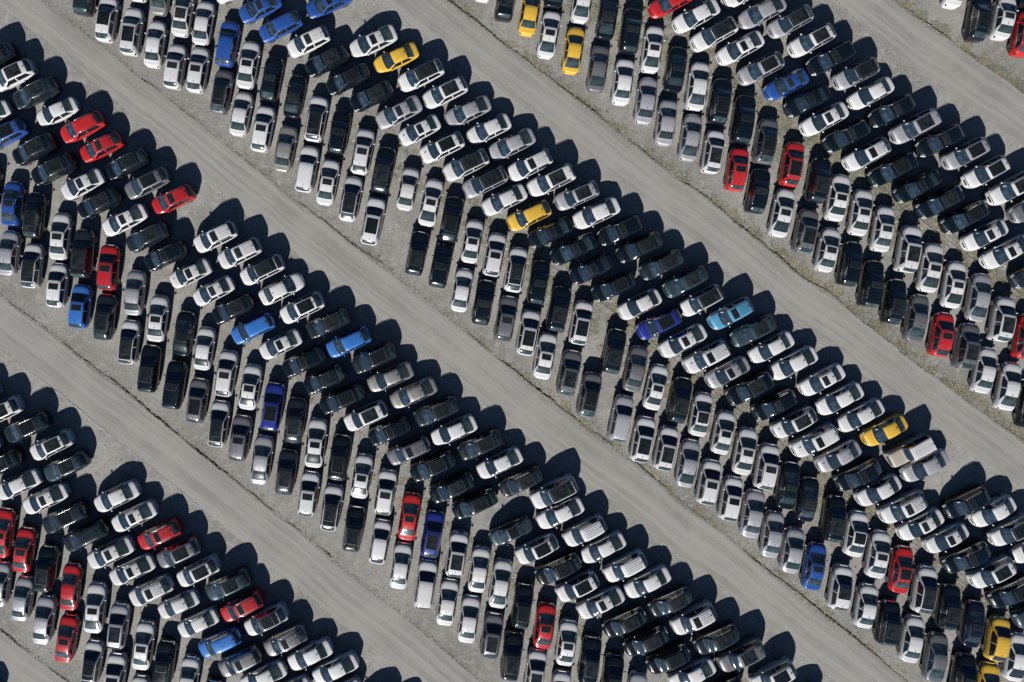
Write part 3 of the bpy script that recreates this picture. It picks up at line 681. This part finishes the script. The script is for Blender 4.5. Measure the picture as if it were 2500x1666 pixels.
# ---------------------------------------------------------------- build them
PROTO = {}
def car(d):
    mk = d['type'] + ('0' if d['type'] == 'X' else str(d['var']))
    roof = d['roof']
    key = (mk, d['col'], roof, d['rails'])
    if key not in PROTO: PROTO[key] = make_car(mk, d['col'], roof, d['rails'])
    nm = {'S': 'sedan', 'U': 'suv', 'X': 'off_road_suv'}[d['type']]
    z = .70
    r = bpy.data.objects.new(nm, None); COL.objects.link(r); r.empty_display_size = .5
    r.location = (gx(d['px'], z), gy(d['py'], z), 0); r.rotation_euler = (0, 0, d['rz'])
    k = d['scale']; r.scale = (.88, .88, .97) if d['type'] == 'X' else (k, k * d['wide'], k)
    r['label'] = d['label']; r['category'] = {'S': 'sedan', 'U': 'SUV', 'X': 'SUV'}[d['type']]
    r['group'] = {'S': 'sedans', 'U': 'SUVs', 'X': 'SUVs'}[d['type']] + ' parked in herringbone rows'
    for n, me, loc, rz in PROTO[key]:
        o = bpy.data.objects.new(n, me); COL.objects.link(o); o.parent = r; o.location = loc
        if rz: o.rotation_euler = (0, 0, rz)
    if d['paper']:
        sd, sz = d['paper']
        me = shared((mk, 'stick', sd, sz), lambda: sticker(MODELS[mk], sd, sz))
        o = bpy.data.objects.new('windshield_sticker', me); COL.objects.link(o); o.parent = r
    if d['film']:
        M = MODELS[mk]
        def film():
            x = M.cowl + .55; q = [M.pt(x + a, u, -1, .014) for a, u in ((.16, .62), (0, .40), (-.16, .62), (0, .86))]
            return pm("hood_film", (q, [(0, 1, 2, 3)]), [M_FILM], False)
        o = bpy.data.objects.new('hood_film', shared((mk, 'film'), film)); COL.objects.link(o); o.parent = r
    return r
SIZE = {k: (m.x1 - m.x0, 2 * m.hw(0)) for k, m in MODELS.items()}
def box(d):
    L, Wd = SIZE[d['type'] + ('0' if d['type'] == 'X' else str(d['var']))]
    return gx(d['px'], .7), gy(d['py'], .7), d['rz'], L * d['scale'] / 2, Wd * d['scale'] * d['wide'] / 2
def overlap(a, b):
    """depth by which two footprints, rounded at the corners, run into each other (negative: clear)"""
    A, B = box(a), box(b); best = 9
    for R in (A, B):
        for t in (0, math.pi / 2):
            ax = (math.cos(R[2] + t), math.sin(R[2] + t)); r = 0
            for Q in (A, B):
                r += Q[3] * abs(math.cos(Q[2]) * ax[0] + math.sin(Q[2]) * ax[1]) + Q[4] * abs(-math.sin(Q[2]) * ax[0] + math.cos(Q[2]) * ax[1])
            best = min(best, r - abs((A[0] - B[0]) * ax[0] + (A[1] - B[1]) * ax[1]))
    return best
for d in CARS:
    d['var'] = rnd.choice((0, 0, 1, 1, 2) if d['type'] == 'S' else (0, 0, 1, 1, 2, 3)); d['scale'] = rnd.uniform(.975, 1.025); d['wide'] = rnd.uniform(.985, 1.01)
    d['paper'] = (rnd.choice((-1, -1, -1, 1)), rnd.choice((.7, 1., 1.))) if rnd.random() < .55 else None
    if d['col'] == 'y' and d['type'] == 'U': d['var'] = 3
near = [(a, b) for i, a in enumerate(CARS) for b in CARS[:i] if abs(a['px'] - b['px']) < 140 and abs(a['py'] - b['py']) < 140]
for rounds in range(30):                      # nudge cars apart until no two touch
    bad = [(overlap(a, b), a, b) for a, b in near]; bad = [t for t in bad if t[0] > -.10]
    if not bad: break
    for ov, a, b in bad:
        if rounds < 3 and a['type'] != 'X':
            for q in (a, b):
                if q['type'] == 'S': q['var'] = 2 if rounds else (0 if q['var'] == 1 else q['var'])
                elif q['type'] == 'U' and q['var'] in (1, 2): q['var'] = 0
        else:
            dx, dy = a['px'] - b['px'], a['py'] - b['py']; n = math.hypot(dx, dy); k = min((ov + .12) * 12, 4)
            a['px'] += dx / n * k; a['py'] += dy / n * k; b['px'] -= dx / n * k; b['py'] -= dy / n * k
print("still touching:", len(bad), [(round(t[0], 2), round(t[1]['px']), round(t[1]['py'])) for t in bad[:12]])
for d in CARS: car(d)

# ---------------------------------------------------------------- marker rope between the facing rows
M_ROPE = simple("white_rope", (.42, .41, .38), .7)
def rope(pts, label):
    P = [Vector((gx(x), gy(y), .05)) for x, y in pts]; q = []
    for a, b in zip(P, P[1:]):
        n = 8
        for k in range(n): q.append(tuple(a.lerp(b, k / n) + Vector((0, 0, .05 * math.sin(k / n * math.pi)))))
    q.append(tuple(P[-1]))
    o = link("rope", mesh("rope", *tube(q, .011, 6), [M_ROPE])); o['label'] = label; o['category'] = 'rope'; o['group'] = 'ropes between facing rows of cars'
def tp(ox, oy, *xy): return [(ox + x / 3.76, oy + y / 3.76) for x, y in xy]
rope(tp(1250, 416, (30, 620), (360, 890), (740, 1170), (1080, 1430), (1320, 1610), (1520, 1770), (1860, 2040), (2080, 2210), (2330, 2400), (2680, 2700), (2900, 2860), (3300, 3140), (3490, 3295), (3760, 3490), (4060, 3740), (4480, 4060)), "long thin white rope between the facing rows of the middle block")
rope(tp(1875, 416, (1070, 190), (1410, 475), (1800, 770), (2100, 990), (2340, 1165), (2600, 1360)), "short white rope end between facing rows near the right edge")
v, f = tube([(gx(43), gy(431), .04), (gx(77), gy(442), .06)], .022, 6)
o = link("stick", mesh("stick", v, f, [M_ROPE])); o['label'] = "short pale stick lying on gravel by the royal blue sedan, left edge"; o['category'] = 'stick'
